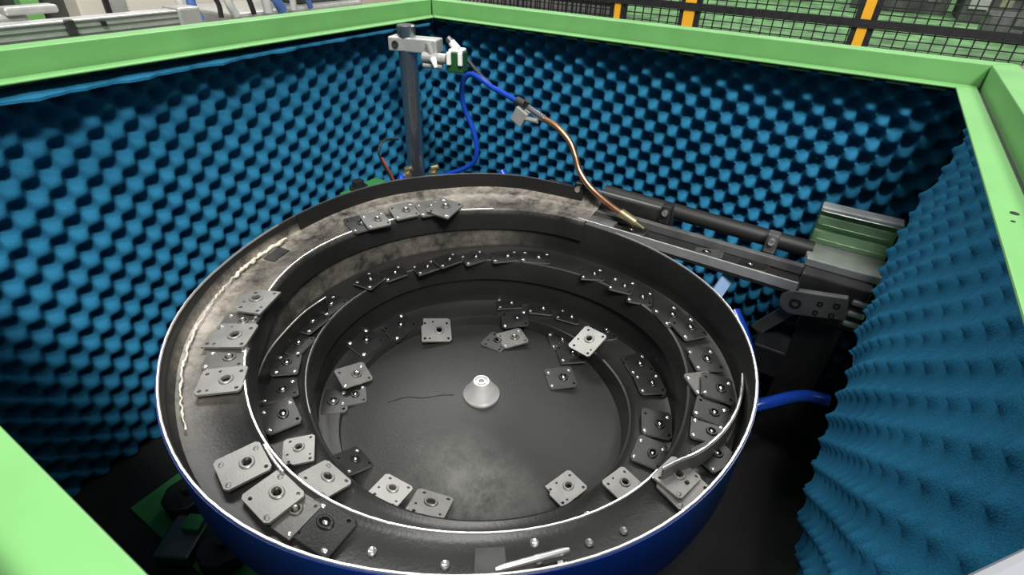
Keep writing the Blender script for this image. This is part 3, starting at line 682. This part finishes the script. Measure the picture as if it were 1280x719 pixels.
# ================================================================ SENSOR POLE
PX, PY = 4.95, 4.52
po = thing('sensor_pole', 'upright chrome pole with grey clamp and white sensor head behind the bowl', 'pole', (PX, PY, ZB))
MB().lathe((PX, PY, 0), [(.001, ZB), (.105, ZB), (.105, -.955), (.095, -.945), (.001, -.945)], 28).build('pole', M['chrome'], po, smooth=40)
MB().lathe((PX, PY, ZB), [(.001, 0), (.15, 0), (.15, .1), (.115, .12)], 24).build('foot_flange', M['darkgrey'], po, smooth=40)
Rz = Matrix.Rotation(-PI / 2 + .30, 3, 'Z')
cl = MB().box((PX - .19, PY - .105, -1.215), (PX + .40, PY + .105, -1.065), Rz, (PX, PY, -1.14)).build('clamp_block', M['cast'], po, bevel=.015)
ax = Rz @ Vector((1, 0, 0)); ay = Rz @ Vector((0, 1, 0))     # ax: towards the right end, ay: across
fr = -ay if (-ay).dot(Vector((-1, -1, 0))) > 0 else ay
q = Vector((PX, PY, -1.14)) - ax * .10 + fr * .105
b = MB().lathe(q, [(.001, .004), (.02, .004), (.024, .012), (.040, .012), (.042, 0)], 14, fr).build('clamp_bolt', M['darkgrey'], po, smooth=30)
P0 = Vector((PX, PY, -1.14)) + ax * .32 + fr * .14
MB().tube([P0 + Vector((0, 0, .05)), P0 + ax * .04 + Vector((0, 0, -.07))], .04, 12).build('lug', M['cast'], po, smooth=40)
P1 = P0 + ax * .04 + Vector((0, 0, -.10))
MB().tube([P1 - ax * .11, P1 + ax * .17], .055, 14).build('cross_tube', M['cast'], po, smooth=40)
MB().tube([P1 - ax * .11 + Vector((0, 0, -.085)), P1 + ax * .12 + Vector((0, 0, -.085))], .032, 12).build('lower_bar', M['cast'], po, smooth=40)
MB().tube([P1 + fr * .05 + ax * .03, P1 + fr * .12 + ax * .09 + Vector((0, 0, -.08))], [.038, .018], 8).build('thumb_screw', M['white'], po, smooth=40)
P2 = P1 + ax * .30 + Vector((0, 0, .02))
MB().box(P2 + Vector((-.09, -.09, -.14)), P2 + Vector((.09, .09, .07)), Rz).build('sensor_body', M['sensor_green'], po, bevel=.012)
for k in (-1, 1):
    c = P2 + ax * (.065 * k) + fr * .095 + Vector((0, 0, .015))
    MB().box(c - Vector((.024, .024, .075)), c + Vector((.024, .024, .06)), Rz).build('sensor_cheek', M['white'], po, bevel=.01)
MB().box(P2 + Vector((-.08, -.08, .065)), P2 + Vector((.08, .08, .10)), Rz).build('sensor_cap', M['white'], po, bevel=.015)
MB().tube([P2 + Vector((0, 0, .09)), P2 - ax * .07 + Vector((0, 0, .16))], [.045, .04], 12).build('sensor_neck', M['white'], po, smooth=40)
MB().tube([P2 - ax * .07 + Vector((0, 0, .16)), P2 - ax * .11 + Vector((0, 0, .20))], [.035, .03], 12).build('sensor_lens', M['grey'], po, smooth=40)
# ---- air line: black cable, blue hose, joint, copper nozzle
H = [(5.33, 4.02, -1.24), (5.33, 3.80, -1.42), (5.31, 3.60, -1.53), (5.30, 3.42, -1.58), (5.30, 3.24, -1.63)]
tag(MB().tube(spline(H[:3], 8), .025, 8).build('sensor_cable', M['rubber'], base=H[0], smooth=60), 'thin black cable from the sensor head to the blue air hose', 'cable')
tag(MB().tube(spline([(5.30, 3.74, -1.465), (5.30, 3.60, -1.535), (5.30, 3.42, -1.585), (5.30, 3.22, -1.645)], 8), .030, 10).build('air_hose', M['hose'], base=(5.3, 3.4, -1.6), smooth=60), 'short blue air hose plugged into the black joint of the copper nozzle', 'hose', 'blue air hoses')
tag(MB().tube(spline([(5.30, 3.70, -1.49), (5.30, 3.86, -1.44), (5.30, 3.97, -1.50), (5.30, 4.02, -1.66), (5.30, 3.98, -1.86), (5.30, 3.86, -2.08), (5.30, 3.80, -2.30), (5.30, 3.84, -2.50), (5.28, 4.00, -2.63), (5.25, 4.18, -2.72), (5.2, 4.4, -2.82)], 8), .032, 10).build('air_hose', M['hose'], base=(5.3, 4, -2), smooth=60), 'long blue air hose looping down behind the bowl beside the chrome pole', 'hose', 'blue air hoses')
nz = thing('air_nozzle', 'curved copper air nozzle tube with a black joint aimed at the outlet rail', 'nozzle', (5.0, 1.5, -2.5))
MB().tube([(5.30, 3.24, -1.64), (5.30, 3.10, -1.68)], .055, 12).build('joint', M['rubber'], nz, smooth=40)
MB().tube([(5.28, 3.13, -1.70), (5.26, 3.07, -1.60)], .03, 10).build('joint_lug', M['rubber'], nz, smooth=40)
MB().box((5.22, 3.08, -1.88), (5.30, 3.24, -1.70), Matrix.Rotation(.5, 3, 'X')).build('bracket', M['cast'], nz, bevel=.01)
MB().tube([(5.25, 3.09, -1.80), (5.25, 2.92, -1.80)], .028, 8).build('bracket_pin', M['cast'], nz, smooth=40)
cu = spline([(5.30, 3.10, -1.69), (5.28, 2.88, -1.76), (5.26, 2.68, -1.82), (5.23, 2.50, -1.93), (5.20, 2.40, -2.06), (5.16, 2.30, -2.22), (5.12, 2.12, -2.36), (5.06, 1.86, -2.46), (5.02, 1.66, -2.515)], 8)
MB().tube(cu, .034, 12).build('copper_tube', M['copper'], nz, smooth=60)
MB().tube(cu[:10], .042, 12).build('ferrule', M['chrome'], nz, smooth=60)
MB().tube([(5.03, 1.71, -2.50), (5.0, 1.52, -2.555)], .052, 10).build('nozzle_collar', M['brass'], nz, smooth=40)
MB().tube([(5.0, 1.52, -2.555), (4.985, 1.42, -2.585)], [.02, .012], 8).build('nozzle_tip', M['brass'], nz, smooth=40)

# ---- fittings and hoses behind the rim
for x, y, z, lab in ((4.60, 4.36, -2.52, 'small brass air fitting left of the chrome pole just above the bowl rim'), (4.98, 4.26, -2.60, 'small brass air fitting right of the chrome pole just above the bowl rim')):
    t = thing('air_fitting', lab, 'fitting', (x, y, z - .12), 'brass air fittings by the pole')
    MB().cyl((x, y, z - .12), .06, .09, 6).build('hex_body', M['brass'], t)
    MB().tube([(x, y, z - .03), (x, y, z + .01), (x + .04, y - .06, z + .03)], [.035, .04, .04], 10).build('elbow', M['brass'], t, smooth=40)
    MB().tube([(x, y, z - .12), (x, y, z - .5)], .04, 8).build('stem', M['darkgrey'], t)
    MB().box((x - .08, y - .08, -4.2), (x + .08, y + .08, z - .5)).build('manifold', M['black_steel'], t)
    MB().box((x - .08, y - .08, ZB), (x + .08, y + .08, -4.2)).build('manifold_foot', M['black_steel'], t)
for pts, mt, lab in (([(4.75, 4.60, -2.22), (4.55, 4.62, -2.18), (4.42, 4.62, -2.26), (4.42, 4.58, -2.42), (4.48, 4.52, -2.62), (4.5, 4.46, -2.85)], 'rubber', 'thin black cable arching left of the chrome pole'),
                     ([(4.44, 4.60, -2.36), (4.45, 4.55, -2.46), (4.49, 4.51, -2.60), (4.52, 4.46, -2.8)], 'red', 'thin dark red cable beside the black one left of the chrome pole')):
    tag(MB().tube(spline(pts, 6), .014, 6).build('cable', M[mt], base=pts[0], smooth=60), lab, 'cable')
tag(MB().tube(spline([(4.50, 4.38, -2.63), (4.55, 4.40, -2.60), (4.53, 4.42, -2.75), (4.5, 4.45, -3.1)], 6), .045, 8).build('air_hose', M['hose'], base=(4.5, 4.4, -2.7), smooth=60), 'blue air hose stub next to the left brass fitting', 'hose', 'blue air hoses')
tag(MB().tube(spline([(5.45, 3.52, -2.60), (5.42, 3.42, -2.70), (5.38, 3.28, -2.82), (5.34, 3.0, -2.86), (5.30, 2.7, -2.84), (5.32, 2.45, -2.80)], 8), .055, 10).build('air_hose', M['hose'], base=(5.4, 3, -2.8), smooth=60), 'thick blue air hose end curling behind the rim left of the copper nozzle', 'hose', 'blue air hoses')
tag(MB().tube(spline([(4.75, .32, -3.05), (4.6, .16, -3.18), (4.35, .02, -3.30), (4.0, -.05, -3.42), (3.7, .0, -3.6), (3.5, .1, -3.9)], 8), .06, 10).build('air_hose', M['hose'], base=(4.3, 0, -3.3), smooth=60), 'blue air hose arching out beside the right of the bowl rim', 'hose', 'blue air hoses')
tag(MB().tube(spline([(4.15, -.05, -3.68), (4.3, -.25, -3.60), (4.55, -.5, -3.58), (4.6, -.72, -3.56)], 8), .06, 10).build('air_hose', M['hose'], base=(4.4, -.4, -3.6), smooth=60), 'blue air hose lying level in the shadow by the right foam wall', 'hose', 'blue air hoses')

# empty screw holes in the right ledge
for x, y, r in ((3.07, -.782, .014), (2.96, -.765, .007)):
    MB().lathe((x, y, -1.0), [(.001, .001), (r, .001), (r * 1.3, .003), (r * 1.35, 0)], 12).build('screw_hole', M['black_steel'], enc)
# pale gusset across the near right corner
tag(MB().prism([(1.235, -.72), (.10, -.72), (.10, .165)], -1.0, -.955).build('corner_gusset', M['gusset'], base=(.4, -.4, -1.0), bevel=.02), 'pale grey corner plate at the bottom right of the frame', 'plate')

# ================================================================ OUTSIDE, LEFT: machine with aluminium beam
bm_ = thing('aluminium_beam', 'long silver aluminium profile beam behind the left rail', 'beam', (3.2, 9.15, ZF))
MB().box((.5, 9.0, -1.43), (4.95, 9.3, -1.19)).build('beam', M['alu'], bm_, bevel=.015)
for z in (-1.38, -1.30, -1.23): MB().box((.5, 8.985, z), (4.9, 9.0, z + .018)).build('groove', M['grey'], bm_)
MB().box((3.35, 8.92, -1.36), (3.45, 9.0, -1.18)).build('joint_clip', M['darkgrey'], bm_, bevel=.01)
MB().box((3.78, 8.96, -1.30), (3.84, 9.0, -1.24)).build('slot_nut', M['black_steel'], bm_)
MB().box((4.85, 8.95, -1.46), (5.2, 9.4, -1.16)).build('end_cap', M['cast'], bm_, bevel=.03)
for x in (1.0, 4.6): MB().box((x, 9.05, ZF), (x + .25, 9.28, -1.43)).build('leg', M['alu'], bm_)
sh_ = MB().box((.5, 8.9, -1.62), (5.6, 11.5, -1.50)).build('machine_table', M['beige'], base=(3, 10, -1.6), bevel=.02); tag(sh_, 'beige machine table top under the aluminium beam', 'table')
t = thing('clamp_bracket', 'pale cast bracket sitting on the aluminium beam at the far left', 'bracket', (3.0, 9.6, -1.5))
MB().box((2.45, 9.4, -1.5), (3.15, 9.9, -1.12)).build('body', M['cast'], t, bevel=.05)
MB().box((2.9, 9.35, -1.14), (3.5, 9.6, -1.04)).build('arm', M['cast'], t, bevel=.03)
MB().cyl((2.75, 9.6, -1.12), .12, .12, 14).build('knob', M['cast'], t, smooth=40)
cb_ = thing('machine_cabinet', 'beige machine cabinet with a dark opening and green post behind the left rail', 'cabinet', (4.0, 12.5, ZF))
MB().box((4.95, 12.4, ZF), (9.6, 13.4, 1.5)).build('panel', M['beige'], cb_, bevel=.03)
MB().box((5.45, 12.32, ZF), (5.72, 12.42, 1.5)).build('door_gap', M['alu'], cb_)
MB().box((5.36, 12.33, ZF), (5.45, 12.41, 1.5)).build('seam', M['black_steel'], cb_)
MB().box((.5, 12.9, ZF), (4.95, 13.4, 1.5)).build('opening_back', M['machine'], cb_)
MB().box((4.15, 12.5, ZF), (4.42, 12.75, 1.5)).build('green_post', M['green'], cb_, label='light green post')
MB().cyl((3.55, 12.45, ZF), .2, 9, 20).build('grey_cylinder', M['grey'], cb_, smooth=40)
dk = MB().box((6.3, 9.9, ZF), (9.5, 11.5, -1.45)).build('junction_box', M['cast'], base=(8, 10.5, ZF), bevel=.05); tag(dk, 'grey junction box behind the cable bundle at the top left', 'box')
MB_ = MB().box((8.0, 10.2, -1.45), (9.6, 11.2, .3)).build('brown_housing', M['machine'], base=(8.8, 10.7, -1.45), bevel=.05); tag(MB_, 'dark brown motor housing right of the cable bundle', 'housing')
cabs = [('cable_grey', 5.15, -.6, 'thick pale grey cable, leftmost of the bundle at top left'), ('cable_blue', 5.35, -.7, 'blue cable in the bundle at top left'), ('rubber', 5.72, -.8, 'black cable looping in the bundle at top left'),
        ('cable_grey', 6.0, -.6, 'pale grey cable right of the looping black one'), ('rubber', 6.35, -.7, 'black cable standing alone in the middle of the bundle'), ('cable_grey', 6.65, -.5, 'pale grey cable right of the lone black one'),
        ('cable_blue', 6.95, -.6, 'dark blue cable near the right of the bundle'), ('cable_grey', 7.2, -.55, 'pale grey cable near the right end of the bundle'), ('cable_blue', 7.6, -.7, 'bright blue curled cable at the right end of the bundle')]
for i, (mt, x, z, lab) in enumerate(cabs):
    w = .05 * math.sin(i * 2.4)
    pts = [(x - .05 + w, 9.75, .3), (x - .05 - w, 9.62, z + .15), (x + .03 + w * .6, 9.5, -.95), (x + .05 - w, 9.45, -1.20), (x + .1, 9.45, -1.42)]
    tag(MB().tube(spline(pts, 6), (.06, .075, .04, .07, .045, .08, .09, .06, .05)[i], 8).build('cable', M[mt], base=pts[0], smooth=60), lab, 'cable', 'cables behind the left rail')

# ================================================================ OUTSIDE, RIGHT: safety fence and machines beyond
FX, FB = 20.0, -2.62
fe = thing('safety_fence', 'black mesh safety fence with yellow posts behind the far rail', 'fence', (FX, 2, -2.76))
for y, w in ((8.1, .22), (5.55, .36), (.45, .26)):
    MB().box((FX - .12, y - w / 2, -2.76), (FX + .0, y + w / 2, 2.5)).build('post', M['yellow'], fe)
    MB().box((FX - .06, y - w / 2 - .16, -2.76), (FX + .1, y - w / 2, 2.5)).box((FX - .06, y + w / 2, -2.76), (FX + .1, y + w / 2 + .16, 2.5)).build('post_frame', M['black_steel'], fe)
MB().box((FX - .16, -9, -2.10), (FX - .02, 9.5, -1.88)).build('rail', M['black_steel'], fe)
MB().box((FX - .16, -9, -.92), (FX - .02, 9.5, -.75)).build('rail', M['black_steel'], fe)
wm = MB()
y = -9.0
while y < 14:
    wm.box((FX, y, FB), (FX + .03, y + .035, 1.0)); y += .305
z = FB + .06
while z < 1:
    wm.box((FX + .03, -9, z), (FX + .055, 14, z + .03)); z += .20
o = wm.build('wire_mesh', M['black_steel'], fe); o['kind'] = 'stuff'
fe2 = thing('mesh_panel', 'fine wire mesh panel in front of pale shelving behind the far corner', 'mesh', (FX + .5, 14, -2.76))
MB().box((FX + .9, 8.6, -2.76), (FX + 1.1, 19, 1.2)).build('backing', M['cast'], fe2)
wm = MB(); y = 8.6
while y < 19: wm.box((FX + .5, y, -2.76), (FX + .53, y + .045, 1.2)); y += .2
for z in (-2.3, -1.6, -.9, -.2): wm.box((FX + .46, 8.6, z), (FX + .5, 19, z + .12))
o = wm.build('wire_mesh', M['black_steel'], fe2); o['kind'] = 'stuff'
def machine(x0, x1, y0, y1, h, mt, lab, n):
    t = thing('machine', lab, 'machine', ((x0 + x1) / 2, (y0 + y1) / 2, -2.7))
    MB().box((x0, y0, -2.7), (x1, y1, h)).build('body', M[mt], t, bevel=.05)
    for k in range(n):
        yy = y0 + (y1 - y0) * (k + .3) / n
        MB().box((x0 - .1, yy, -2.2 + .5 * (k % 2)), (x0, yy + (y1 - y0) / n * .55, -1.0 + .4 * (k % 3))).build('panel', M[('grey', 'olive', 'cast')[k % 3]], t, bevel=.02)
    for k in range(3): MB().box((x0 - .14, y0 + .1, -1.2 + k * .45), (x0 - .02, y1 - .1, -1.14 + k * .45)).build('strip', M['alu' if k % 2 else 'olive'], t)
machine(34, 37, 3.6, 8.0, 1.6, 'olive', 'olive green machine beyond the fence between the wide and narrow yellow posts', 4)
machine(33, 36, -2.2, 1.6, 1.6, 'machine', 'dark machine beyond the fence right of the narrow yellow post', 4)
machine(31, 35, -6.2, -2.6, 1.0, 'machine', 'black machine with pale strips beyond the fence at the top right', 3)
machine(25.0, 27.0, -4.15, -2.95, -1.9, 'grey', 'low grey machine base near the fence at the top right corner', 2)
machine(36, 40, 9, 22, 2.5, 'beige', 'pale beige machine beyond the fence left of the wide yellow post', 5)
